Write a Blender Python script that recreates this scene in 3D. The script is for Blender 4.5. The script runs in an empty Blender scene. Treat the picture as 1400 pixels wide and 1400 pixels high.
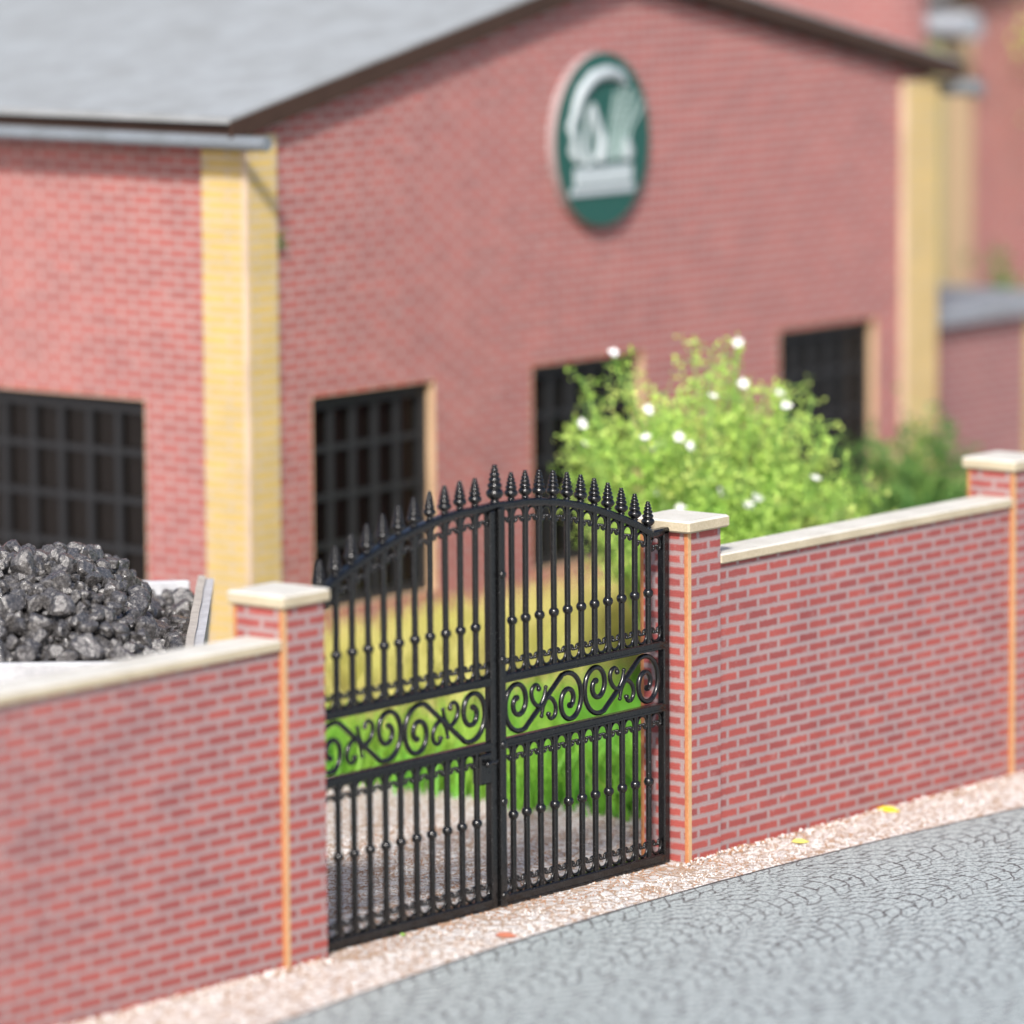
import bpy, math, random
from mathutils import Vector, Matrix, noise
random.seed(7)
PI = math.pi
scn = bpy.context.scene
COL = scn.collection

# ------------------------------------------------------------------ helpers
class MB:
    """collects shapes and links them as ONE mesh object"""
    def __init__(s):
        s.v = []; s.f = []; s.mi = []; s.sm = []
    def add(s, vs, fs, mi=0, smooth=False):
        o = len(s.v)
        s.v += [tuple(p) for p in vs]
        for f in fs:
            s.f.append(tuple(i + o for i in f)); s.mi.append(mi); s.sm.append(smooth)
        return s
    def box(s, x0, x1, y0, y1, z0, z1, mi=0, bev=0.0):
        if bev <= 0:
            vs = [(x0,y0,z0),(x1,y0,z0),(x1,y1,z0),(x0,y1,z0),(x0,y0,z1),(x1,y0,z1),(x1,y1,z1),(x0,y1,z1)]
            fs = [(0,3,2,1),(4,5,6,7),(0,1,5,4),(1,2,6,5),(2,3,7,6),(3,0,4,7)]
            return s.add(vs, fs, mi)
        b = bev
        vs = []
        for z, i in ((z0, b), (z0 + b, 0), (z1 - b, 0), (z1, b)):
            c = b if i == 0 else b
            ins = i
            vs += [(x0+ins+b, y0+ins, z), (x1-ins-b, y0+ins, z), (x1-ins, y0+ins+b, z), (x1-ins, y1-ins-b, z),
                   (x1-ins-b, y1-ins, z), (x0+ins+b, y1-ins, z), (x0+ins, y1-ins-b, z), (x0+ins, y0+ins+b, z)]
        fs = [tuple(reversed(range(8))), tuple(range(24, 32))]
        for k in range(3):
            for i in range(8):
                j = (i + 1) % 8
                fs.append((k*8+i, k*8+j, k*8+8+j, k*8+8+i))
        return s.add(vs, fs, mi)
    def tube(s, pts, r, n=8, mi=0, caps=True, ry=None):
        pts = [Vector(p) for p in pts]
        if not hasattr(r, '__len__'): r = [r] * len(pts)
        rings = []
        up = None
        for i, p in enumerate(pts):
            t = (pts[min(i+1, len(pts)-1)] - pts[max(i-1, 0)])
            if t.length < 1e-9: t = Vector((0,0,1))
            t.normalize()
            if up is None:
                up = Vector((0,1,0)) if abs(t.y) < .9 else Vector((1,0,0))
            a = t.cross(up)
            if a.length < 1e-4: a = t.cross(Vector((1,0,0)))
            a.normalize(); b = a.cross(t).normalized(); up = b
            rings.append([p + a*math.cos(2*PI*k/n)*r[i] + b*math.sin(2*PI*k/n)*r[i] for k in range(n)])
        vs = [q for R in rings for q in R]; fs = []
        for i in range(len(pts)-1):
            for k in range(n):
                k2 = (k+1) % n
                fs.append((i*n+k, i*n+k2, i*n+n+k2, i*n+n+k))
        s.add(vs, fs, mi, True)
        if caps:
            o = len(vs)
            s.add(rings[0], [tuple(reversed(range(n)))], mi); s.add(rings[-1], [tuple(range(n))], mi)
        return s
    def lathe(s, c, prof, n=16, mi=0):
        c = Vector(c); vs = []; fs = []
        for (r, z) in prof:
            vs += [c + Vector((math.cos(2*PI*k/n)*r, math.sin(2*PI*k/n)*r, z)) for k in range(n)]
        for i in range(len(prof)-1):
            for k in range(n):
                k2 = (k+1) % n
                fs.append((i*n+k, i*n+k2, i*n+n+k2, i*n+n+k))
        return s.add(vs, fs, mi, True)
    def ball(s, c, r, n=12, m=8, mi=0):
        prof = [(max(1e-4, r*math.sin(PI*i/m)), -r*math.cos(PI*i/m)) for i in range(m+1)]
        return s.lathe(c, prof, n, mi)
    def build(s, name, mats, parent=None, loc=None, uv=True, lean=None):
        me = bpy.data.meshes.new(name)
        me.from_pydata(s.v, [], s.f)
        if not isinstance(mats, (list, tuple)): mats = [mats]
        for m in mats: me.materials.append(m)
        me.polygons.foreach_set('material_index', s.mi)
        me.polygons.foreach_set('use_smooth', s.sm)
        if uv:
            L = me.uv_layers.new(name='UVMap')
            for p in me.polygons:
                n = p.normal; a = (abs(n.x), abs(n.y), abs(n.z))
                for li in p.loop_indices:
                    c = me.vertices[me.loops[li].vertex_index].co
                    if a[2] > a[0] and a[2] > a[1]: L.data[li].uv = (c.x, c.y)
                    elif a[0] > a[1]: L.data[li].uv = (c.y + .07, c.z)
                    else: L.data[li].uv = (c.x, c.z)
        me.update()
        o = bpy.data.objects.new(name, me); COL.objects.link(o)
        if parent: o.parent = parent
        if loc: o.location = loc
        return o

def tag(o, label=None, cat=None, group=None, kind=None):
    if label: o['label'] = label
    if cat: o['category'] = cat
    if group: o['group'] = group
    if kind: o['kind'] = kind
    return o
def empty(name, loc, label, cat, group=None, rz=0):
    o = bpy.data.objects.new(name, None); COL.objects.link(o)
    o.location = loc; o.rotation_euler = (0, 0, rz); o.empty_display_size = .2
    return tag(o, label, cat, group)
def dup(o, parent=None, loc=None):
    c = o.copy(); COL.objects.link(c)
    if parent: c.parent = parent
    if loc is not None: c.location = loc
    return c

# ------------------------------------------------------------------ materials
def mat(name, col, rough=.6, metal=0, spec=.5):
    m = bpy.data.materials.new(name); m.use_nodes = True
    b = m.node_tree.nodes['Principled BSDF']
    b.inputs['Base Color'].default_value = (*col, 1); b.inputs['Roughness'].default_value = rough
    b.inputs['Metallic'].default_value = metal; b.inputs['Specular IOR Level'].default_value = spec
    return m
class NT:
    def __init__(s, m): s.m = m; s.t = m.node_tree; s.b = s.t.nodes['Principled BSDF']
    def n(s, typ, **kw):
        x = s.t.nodes.new(typ)
        for k, v in kw.items():
            if k.startswith('i_'): x.inputs[k[2:].replace('_', ' ')].default_value = v
            else: setattr(x, k, v)
        return x
    def l(s, a, b): s.t.links.new(a, b)
    def noise(s, vec, scale, detail=4, rough=.6):
        x = s.n('ShaderNodeTexNoise'); x.inputs['Scale'].default_value = scale
        x.inputs['Detail'].default_value = detail; x.inputs['Roughness'].default_value = rough
        if vec is not None: s.l(vec, x.inputs['Vector'])
        return x.outputs['Fac']
    def ramp(s, fac, stops):
        x = s.n('ShaderNodeValToRGB'); cr = x.color_ramp
        while len(cr.elements) < len(stops): cr.elements.new(.5)
        for e, (p, c) in zip(cr.elements, stops):
            e.position = p; e.color = (*c, 1) if len(c) == 3 else c
        s.l(fac, x.inputs['Fac']); return x.outputs['Color']
    def mix(s, fac, a, b, mode='MIX'):
        x = s.n('ShaderNodeMix', data_type='RGBA', blend_type=mode)
        for v, i in ((fac, 0), (a, 6), (b, 7)):
            if isinstance(v, (int, float)): x.inputs[i].default_value = v
            elif isinstance(v, tuple): x.inputs[i].default_value = (*v, 1)
            else: s.l(v, x.inputs[i])
        return x.outputs[2]
    def math(s, op, a, b=None, c=None):
        x = s.n('ShaderNodeMath', operation=op)
        for i, v in enumerate((a, b, c)):
            if v is None: continue
            if isinstance(v, (int, float)): x.inputs[i].default_value = v
            else: s.l(v, x.inputs[i])
        return x.outputs[0]
    def bump(s, h, strength, dist):
        x = s.n('ShaderNodeBump'); x.inputs['Strength'].default_value = strength; x.inputs['Distance'].default_value = dist
        s.l(h, x.inputs['Height']); s.l(x.outputs['Normal'], s.b.inputs['Normal'])
    def obj(s): return s.n('ShaderNodeTexCoord').outputs['Object']
    def uv(s): return s.n('ShaderNodeTexCoord').outputs['UV']

def brick_mat(name, c1, c2, mort, bw=.235, bh=.0775, ms=.0125, worn=(.5,.3,.3), wfac=.5, dots=0.0, off=(0,0)):
    m = mat(name, c1, .62, spec=.3); t = NT(m)
    mp = t.n('ShaderNodeMapping'); mp.inputs['Location'].default_value = (off[0], off[1], 0)
    t.l(t.uv(), mp.inputs['Vector']); uv = mp.outputs['Vector']
    # slight wobble of the printed joints
    nz = t.n('ShaderNodeTexNoise'); nz.inputs['Scale'].default_value = 40; nz.inputs['Detail'].default_value = 3
    t.l(uv, nz.inputs['Vector'])
    sub = t.n('ShaderNodeVectorMath', operation='SUBTRACT'); t.l(nz.outputs['Color'], sub.inputs[0]); sub.inputs[1].default_value = (.5,.5,.5)
    sc = t.n('ShaderNodeVectorMath', operation='SCALE'); t.l(sub.outputs[0], sc.inputs[0]); sc.inputs['Scale'].default_value = .017
    ad = t.n('ShaderNodeVectorMath', operation='ADD'); t.l(uv, ad.inputs[0]); t.l(sc.outputs[0], ad.inputs[1])
    b = t.n('ShaderNodeTexBrick'); t.l(ad.outputs[0], b.inputs['Vector'])
    b.inputs['Scale'].default_value = 1; b.inputs['Brick Width'].default_value = bw; b.inputs['Row Height'].default_value = bh
    b.inputs['Mortar Size'].default_value = ms; b.inputs['Mortar Smooth'].default_value = .7; b.inputs['Bias'].default_value = -.1
    b.inputs['Color1'].default_value = (*c1, 1); b.inputs['Color2'].default_value = (*c2, 1); b.inputs['Mortar'].default_value = (*mort, 1)
    # per-region colour drift, worn pale scuffs where the print rubbed off
    d = t.noise(uv, 2.3, 5, .65)
    k = t.ramp(d, [(.36, (.93,.93,.945)), (.64, (1.07,1.05,1.04))])
    col = t.mix(1, b.outputs['Color'], k, 'MULTIPLY')
    w = t.ramp(t.noise(uv, 5.5, 7, .72), [(.55, (0,0,0)), (.78, (1,1,1))])
    wf = t.math('MULTIPLY', w, wfac)
    col = t.mix(wf, col, worn)
    g = t.ramp(t.noise(uv, 190, 2, .6), [(.32, (.68,.68,.68)), (.68, (1.32,1.3,1.3))])
    col = t.mix(.7, col, t.mix(1, col, g, 'MULTIPLY'))
    if dots > 0:   # halftone dots of the printed brick paper
        vo = t.n('ShaderNodeTexVoronoi', feature='F1'); vo.inputs['Scale'].default_value = 62; vo.inputs['Randomness'].default_value = .12
        t.l(uv, vo.inputs['Vector'])
        dd = t.ramp(vo.outputs['Distance'], [(.2, (.78,.7,.72)), (.55, (1.18,1.2,1.2))])
        col = t.mix(dots, col, t.mix(1, col, dd, 'MULTIPLY'))
    sp = t.ramp(t.noise(uv, 11, 3, .55), [(.70, (0,0,0)), (.76, (1,1,1))])     # pale crumbs of glue and rubbed spots
    col = t.mix(t.math('MULTIPLY', sp, .55), col, (.50,.43,.42))
    dk = t.ramp(t.noise(uv, 1.1, 6, .7), [(.60, (0,0,0)), (.74, (1,1,1))])     # dull soiled patches
    col = t.mix(t.math('MULTIPLY', dk, .22), col, (.17,.12,.12))
    t.l(col, t.b.inputs['Base Color'])
    hh = t.math('SUBTRACT', t.noise(uv, 160, 3), t.math('MULTIPLY', b.outputs['Fac'], .5))
    t.bump(hh, .35, .004)
    return m

BR1, BR2, MO = (.355,.080,.068), (.245,.063,.061), (.315,.240,.236)
M_brick = brick_mat('printed_red_brick', BR1, BR2, MO, ms=.024, worn=(.40,.27,.26), wfac=.6, dots=.35)
M_brick2 = brick_mat('building_red_brick', (.365,.085,.074), (.285,.074,.067), (.36,.245,.231), ms=.024, worn=(.42,.29,.275), wfac=.65)
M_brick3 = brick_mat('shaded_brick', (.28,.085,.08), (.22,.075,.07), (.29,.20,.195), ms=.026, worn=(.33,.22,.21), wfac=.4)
M_yellow = brick_mat('yellow_brick', (.56,.395,.10), (.51,.375,.12), (.48,.39,.26), bw=.42, ms=.027, worn=(.58,.5,.37), wfac=.35)

def stone_mat(name, c, c2, sc=60, rough=.8, bump=.4):
    m = mat(name, c, rough, spec=.25); t = NT(m); o = t.obj()
    a = t.noise(o, sc, 5, .7)
    col = t.ramp(a, [(.3, c2), (.65, c)])
    w = t.ramp(t.noise(o, 3, 4), [(.35, (.88,.87,.85)), (.65, (1.05,1.05,1.05))])
    t.l(t.mix(1, col, w, 'MULTIPLY'), t.b.inputs['Base Color'])
    t.bump(t.noise(o, sc*1.6, 6, .75), bump, .006)
    return m
M_cop = stone_mat('grey_board_coping', (.66,.645,.60), (.54,.515,.45), 75)
M_copedge = stone_mat('cut_cream_board_edge', (.52,.455,.335), (.41,.35,.24), 60)
M_wood = stone_mat('cut_board_edge', (.58,.39,.22), (.51,.30,.15), 40)
M_rev = stone_mat('beige_board_edge', (.58,.40,.25), (.50,.34,.21), 30)
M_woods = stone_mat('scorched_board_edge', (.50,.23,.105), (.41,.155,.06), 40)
M_pedge = stone_mat('pale_pier_edge', (.58,.45,.32), (.52,.40,.28), 20)
M_roof = stone_mat('grey_roof_card', (.30,.318,.328), (.272,.29,.30), 25, .75)
M_dark = stone_mat('dark_brown_fascia', (.055,.030,.021), (.035,.019,.013), 30, .6)
M_zinc = stone_mat('grey_painted_pipe', (.19,.215,.24), (.15,.17,.19), 30, .45)
M_frame = mat('black_window_frame', (.019,.020,.022), .6, spec=.3)
M_glass = mat('dark_window_pane', (.005,.004,.0035), .10, spec=.3)
M_flat = stone_mat('annex_roof_grey', (.26,.28,.31), (.2,.22,.25), 20)

m = mat('black_gate_enamel', (.004,.004,.0045), .3, spec=.6); t = NT(m); o = t.obj()
t.l(t.ramp(t.noise(o, 140, 3, .7), [(.655, (.0032,.0032,.0036)), (.71, (.20,.20,.21))]), t.b.inputs['Base Color'])
t.l(t.ramp(t.noise(o, 60, 4), [(.3, (.16,.16,.16)), (.7, (.30,.30,.30))]), t.b.inputs['Roughness'])
t.bump(t.noise(o, 120, 3), .12, .003)
M_gate = m

m = mat('white_grit_on_brown_sand', (.6,.5,.4), .75, spec=.3); t = NT(m); o = t.obj()
vo = t.n('ShaderNodeTexVoronoi', feature='DISTANCE_TO_EDGE'); vo.inputs['Scale'].default_value = 10; t.l(o, vo.inputs['Vector'])
st = t.ramp(vo.outputs['Distance'], [(.02, (0,0,0)), (.16, (1,1,1))])
ms_ = t.ramp(t.noise(o, 9, 6, .75), [(.30, (0,0,0)), (.46, (1,1,1))])
fac = t.math('MULTIPLY', st, ms_)
sand = t.ramp(t.noise(o, 55, 4, .8), [(.3, (.30,.18,.11)), (.55, (.50,.36,.26)), (.75, (.66,.56,.48))])
grit = t.ramp(t.noise(o, 70, 3, .8), [(.3, (.62,.585,.56)), (.55, (.76,.735,.72))])
t.l(t.mix(fac, sand, grit), t.b.inputs['Base Color'])
t.bump(t.math('ADD', t.noise(o, 60, 5, .8), t.math('MULTIPLY', fac, .6)), .8, .02)
M_grit = m
M_grain_w = mat('pale_grit_grain', (.66,.63,.605), .4)
M_grain_b = mat('brown_grit_grain', (.34,.19,.11), .5)

m = mat('printed_cobble_road', (.4,.45,.46), .62, spec=.3); t = NT(m); o = t.obj()
mp = t.n('ShaderNodeMapping'); mp.inputs['Rotation'].default_value = (0, 0, math.radians(-4)); t.l(o, mp.inputs['Vector'])
nz = t.n('ShaderNodeTexNoise'); nz.inputs['Scale'].default_value = 7; nz.inputs['Detail'].default_value = 3; t.l(mp.outputs[0], nz.inputs['Vector'])
sb = t.n('ShaderNodeVectorMath', operation='SUBTRACT'); t.l(nz.outputs['Color'], sb.inputs[0]); sb.inputs[1].default_value = (.5,.5,.5)
ss = t.n('ShaderNodeVectorMath', operation='SCALE'); t.l(sb.outputs[0], ss.inputs[0]); ss.inputs['Scale'].default_value = .10
av = t.n('ShaderNodeVectorMath', operation='ADD'); t.l(mp.outputs[0], av.inputs[0]); t.l(ss.outputs[0], av.inputs[1])
sx = t.n('ShaderNodeSeparateXYZ'); t.l(av.outputs[0], sx.inputs[0])
W = .72     # width of one fan of setts
u = t.math('DIVIDE', sx.outputs['Y'], W)
fu = t.math('SUBTRACT', t.math('FRACT', u), .5)
bow = t.math('MULTIPLY', t.math('MULTIPLY', fu, fu), 1.25)
row = t.math('DIVIDE', t.math('ADD', sx.outputs['X'], bow), .175)
fr = t.math('FRACT', row); ir = t.math('FLOOR', row)
jd = t.math('ABSOLUTE', t.math('SUBTRACT', fr, .5))            # .5 at a joint
crs = t.math('ADD', t.math('MULTIPLY', fu, 5.0), t.math('MULTIPLY', ir, .5))
jc = t.math('ABSOLUTE', t.math('SUBTRACT', t.math('FRACT', crs), .5))
joint = t.math('MAXIMUM', jd, t.math('MULTIPLY', jc, .985))
rag = t.math('MULTIPLY', t.math('SUBTRACT', t.noise(o, 26, 5, .8), .5), .42)
jf = t.ramp(t.math('ADD', joint, rag), [(.405, (0,0,0)), (.475, (1,1,1))])
heavy = t.ramp(t.noise(o, 3.2, 3), [(.38, (.55,.55,.55)), (.60, (1,1,1))])
stone = t.ramp(t.noise(o, 30, 7, .9), [(.41, (.07,.08,.085)), (.455, (.245,.282,.282)), (.53, (.475,.525,.52))])
colr = t.mix(t.math('MULTIPLY', jf, heavy), stone, (.055,.048,.050))
t.l(colr, t.b.inputs['Base Color'])
t.bump(t.noise(o, 40, 5, .85), .6, .008)
M_road = m
M_roadedge = mat('card_edge_painted_shadow', (.06,.055,.055), .8)  # card edge darkened in colour, standing in for its shadow line on the grit

# ------------------------------------------------------------------ ground, road
g = MB(); R = 1500
g.add([(-R,-R,0),(R,-R,0),(R,R,0),(-R,R,0)], [(0,1,2,3)])
tag(g.build('ground', M_grit), kind='structure')

def hgt(x, y):
    p = Vector((x, y, 0))
    h = noise.noise(p*9)*.5 + noise.noise(p*23)*.35 + noise.noise(p*51)*.22
    return .012 + .011*h
nx, ny = 560, 165; x0, y0, dx, dy = -6.6, -1.15, .021, .022
mb = MB(); vs = []; fs = []
for j in range(ny):
    for i in range(nx):
        x = x0 + i*dx; y = y0 + j*dy
        vs.append((x, y, hgt(x, y)))
for j in range(ny-1):
    for i in range(nx-1):
        a = j*nx+i; fs.append((a, a+1, a+nx+1, a+nx))
mb.add(vs, fs, 0, True)
tag(mb.build('gravel_pavement', M_grit, uv=False), kind='structure')

def road_edge(x):
    return -.585 - .0162*(x + .5)**2*(1 if abs(x) < 6 else 6/abs(x)) - (.0 if x > -2 else .01*(x+2)**2*0)
xs = [-300, -60, -20] + [-10 + .25*i for i in range(81)] + [20, 60, 300]
top = []
for x in xs:
    e = road_edge(x) + (.012*noise.noise(Vector((x*6, 0, 3))) if abs(x) < 11 else 0)
    top.append((x, e))
rd = MB(); n = len(xs)
rd.add([(x, e-.016, .034) for x, e in top] + [(x, -300 if abs(x) > 1e9 else -60-abs(x)*.5, .034) for x, e in top],
       [(i, n+i, n+i+1, i+1) for i in range(n-1)], 0)
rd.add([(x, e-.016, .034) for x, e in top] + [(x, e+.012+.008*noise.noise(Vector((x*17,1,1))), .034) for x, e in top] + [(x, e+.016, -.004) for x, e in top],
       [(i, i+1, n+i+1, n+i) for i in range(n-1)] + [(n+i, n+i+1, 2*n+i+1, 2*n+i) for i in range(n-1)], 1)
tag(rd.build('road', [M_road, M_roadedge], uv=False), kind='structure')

# loose grains of grit
random.seed(3)
gr = MB()
def grain(x, y, z, r, mi):
    d = [(1,0,0),(-1,0,0),(0,1,0),(0,-1,0),(0,0,1),(0,0,-1)]
    a = random.random()*6.28; ca, sa = math.cos(a), math.sin(a)
    vs = []
    for p in d:
        k = r*random.uniform(.6, 1.2)
        q = (p[0]+random.uniform(-.3,.3), p[1]+random.uniform(-.3,.3), p[2]*.8+random.uniform(-.3,.3))
        vs.append((x+(q[0]*ca-q[1]*sa)*k, y+(q[0]*sa+q[1]*ca)*k, z+q[2]*k))
    gr.add(vs, [(0,2,4),(2,1,4),(1,3,4),(3,0,4),(2,0,5),(1,2,5),(3,1,5),(0,3,5)], mi)
for k in range(21000):
    if k < 9500:
        x = random.uniform(-6.3, 4.6); y = random.uniform(-.8, .2)
        if y < road_edge(x) + .03: continue
    else:
        x = random.uniform(-4.0, 1.6); y = random.uniform(.1, 2.4)
    c = noise.noise(Vector((x*5, y*5, 9)))
    r = random.uniform(.004, .0105)
    grain(x, y, hgt(x, y) + r*.3, r, 0 if c + random.uniform(-.4,.4) - (.5 if -4 < x < .4 and -.16 < y < .25 else -.25 if y < -.16 else 0) > -.12 else 1)
# grit banked up against the wall feet
for k in range(2200):
    x = random.choice([random.uniform(-6.5, -3.72), random.uniform(0, 4.4)]); y = -abs(random.gauss(0, .045)) + .02
    r = random.uniform(.006, .016)
    grain(x, y, hgt(x, y) + random.uniform(0, .02), r, 0 if random.random() < .6 else 1)
tag(gr.build('gravel', [M_grain_w, M_grain_b], uv=False), 'loose white and brown grit strewn over the pavement and yard', 'gravel', kind='stuff')

# ------------------------------------------------------------------ garden wall and pillars
def pillar(name, x0, w, d, label, group, ovh):
    p = empty(name, (x0, 0, 0), label, 'gate pillar', group)
    b = MB(); b.box(0, w, 0, d, -.05, 2.235); b.build('shaft', M_brick, p)
    e = .042
    for (ex, ey) in ((0, 0), (0, d), (w, d)):
        c = MB()
        xa, xb = (-.003, e) if ex == 0 else (w-e, w+.003)
        ya, yb = (-.003, e*.65) if ey == 0 else (d-e*.65, d+.003)
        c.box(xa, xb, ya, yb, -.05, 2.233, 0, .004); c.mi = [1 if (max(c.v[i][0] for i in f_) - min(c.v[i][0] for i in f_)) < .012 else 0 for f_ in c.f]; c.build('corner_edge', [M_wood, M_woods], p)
    c = MB(); o = ovh
    c.box(-o, w+o, -o, d+o, 2.237, 2.318, 0, .012)
    c.mi = [0 if (f_[0] >= 24 and len(f_) == 8) or min(f_) >= 16 else 1 for f_ in c.f]; cp = c.build('cap', [M_cop, M_copedge], p)
    return p
pillar('gate_pillar', -4.11, .39, .39, 'brick gate pillar with pale stone cap on the left of the gate, beside the coal wagon', 'brick pillars of the yard wall', .032)
pillar('gate_pillar', 0, .37, .39, 'brick gate pillar with pale cap right of the gate, in front of the flowering bush', 'brick pillars of the yard wall', .047)
pillar('wall_pillar', 3.93, .4, .39, 'brick wall pillar with pale cap at the far right end of the wall', 'brick pillars of the yard wall', .035)

def wall(x0, x1, label):
    p = empty('brick_wall', (x0, .03, 0), label, 'wall', 'low brick walls beside the gate')
    b = MB(); b.box(0, x1-x0, 0, .22, -.05, 1.978); b.build('wall_body', M_brick, p)
    c = MB(); n = 14; L = x1-x0
    c.box(0, L, -.034, .255, 1.981, 2.05, 0, .01); c.mi = [0 if min(f_) >= 16 else 1 for f_ in c.f]; c.build('coping', [M_cop, M_copedge], p)
wall(-13.0, -4.112, 'low red brick wall with pale coping left of the gate, in front of the coal')
wall(.372, 3.928, 'low red brick wall with pale coping between the right gate pillar and the end pillar')
wall(4.332, 12.0, 'low red brick wall continuing beyond the far right end pillar')

# ------------------------------------------------------------------ gate
gate = empty('wrought_iron_gate', (-1.88, .14, 0), 'black wrought iron double gate with spiked finials and scroll panel', 'gate')
TIPS = [2.812,2.810,2.797,2.778,2.752,2.720,2.682,2.637,2.588,2.533,2.466]
def finial_mb(k=1.0):
    prof = [(.019,-.02),(.019,.004),(.026,.008),(.026,.014),(.020,.02)]
    z = .02
    for r, h in ((.047,.060),(.039,.034),(.033,.029),(.027,.026),(.0205,.022),(.0145,.018)):
        st = 6
        lo_ = .10 if r > .04 else .24
        for i in range(st+1):
            a = PI*(lo_ + (.77-lo_)*i/st)
            prof.append((r*(math.sin(a)**.8), z + h*(i/st)))
        z += h*.98
    prof.append((.0005, z+.002))
    return [(r*k, zz*k) for r, zz in prof], z*k
FP, FH = finial_mb()
m_ = MB(); m_.lathe((0,0,0), FP, 18); fin_src = None
FPc, FHc = finial_mb(1.22)

def spiral(cx, cz, r0, r1, a0, turns, sq=.86, n=44, sgn=-1):
    pts = []
    for i in range(n+1):
        k = i/n; a = a0 + sgn*2*PI*turns*k; r = r0 + (r1-r0)*(k**.8)
        pts.append((cx + math.cos(a)*r*sq, 0, cz + math.sin(a)*r))
    return pts
def s_scroll(L, H, mir=1):
    """an S of two spirals joined by a diagonal; about its centre"""
    sc = L/.80
    sc = max(.9, sc)
    A = spiral(-.262*sc, .028, .196, .034, math.radians(-64), 1.55)
    B = [(-x, y, -z) for x, y, z in A]
    pts = list(reversed(A)) + B
    pts = [(x*mir, y, z) for x, y, z in pts]
    rr = [.021]*len(pts); rr[0] = rr[-1] = .024; rr[1] = rr[-2] = .023
    mb = MB(); mb.tube(pts, [.0175 if 2 < i < len(pts)-3 else .021 for i in range(len(pts))], 10)
    return mb
def c_scroll(mir=1):
    mb = MB()
    for s in (1, -1):
        p = [(-.0,0,-.002),(-.045,0,-.022),(-.085,0,-.008),(-.118,0,.03),(-.128,0,.072),(-.112,0,.108),(-.082,0,.122),(-.056,0,.11),(-.05,0,.09)]
        # smooth by Catmull
        P = []
        for i in range(len(p)-1):
            p0 = Vector(p[max(i-1,0)]); p1 = Vector(p[i]); p2 = Vector(p[i+1]); p3 = Vector(p[min(i+2,len(p)-1)])
            for k in range(4):
                u = k/4
                P.append(.5*((2*p1)+(p2-p0)*u+(2*p0-5*p1+4*p2-p3)*u*u+(3*p1-p0-3*p2+p3)*u**3))
        P.append(Vector(p[-1]))
        P = [(q.x*s*mir, 0, q.z*s) for q in P]
        mb.tube(P, [.0165 - .004*(i/len(P)) for i in range(len(P))], 8)
        mb.ball(P[-1], .0185, 10, 6)
        sp = [(-.03*s*mir,0,-.02*s), (.008*s*mir,0,.03*s), (.022*s*mir,0,.092*s)]
        mb.tube(sp, [.014,.014,.010], 8)
        mb.ball(sp[-1], .0145, 8, 6)
    return mb
def curl_mb(w, sgn):
    """small horseshoe between two bars, its tips curled inward; sgn 1 opens upward"""
    mb = MB(); a = w/2 - .001; h = .106
    for s in (1, -1):
        P = []
        for i in range(9):
            th = -PI/2 + (PI/2)*(i/8)*1.0
            P.append((s*a*math.cos(th), 0, sgn*(a + a*math.sin(th)) ))
        top = sgn*h*.8
        P.append((s*a, 0, top*.82))
        for i in range(1, 9):
            th = PI*i/8*1.15
            rr = a*.33
            P.append((s*(a - rr + rr*math.cos(th)), 0, sgn*(h*.66 + rr*math.sin(th)*1.0)))
        mb.tube(P, .0098, 6)
        mb.ball(P[-1], .0125, 8, 6)
    mb.ball((0, 0, sgn*h*.56), .010, 8, 6)
    return mb

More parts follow.
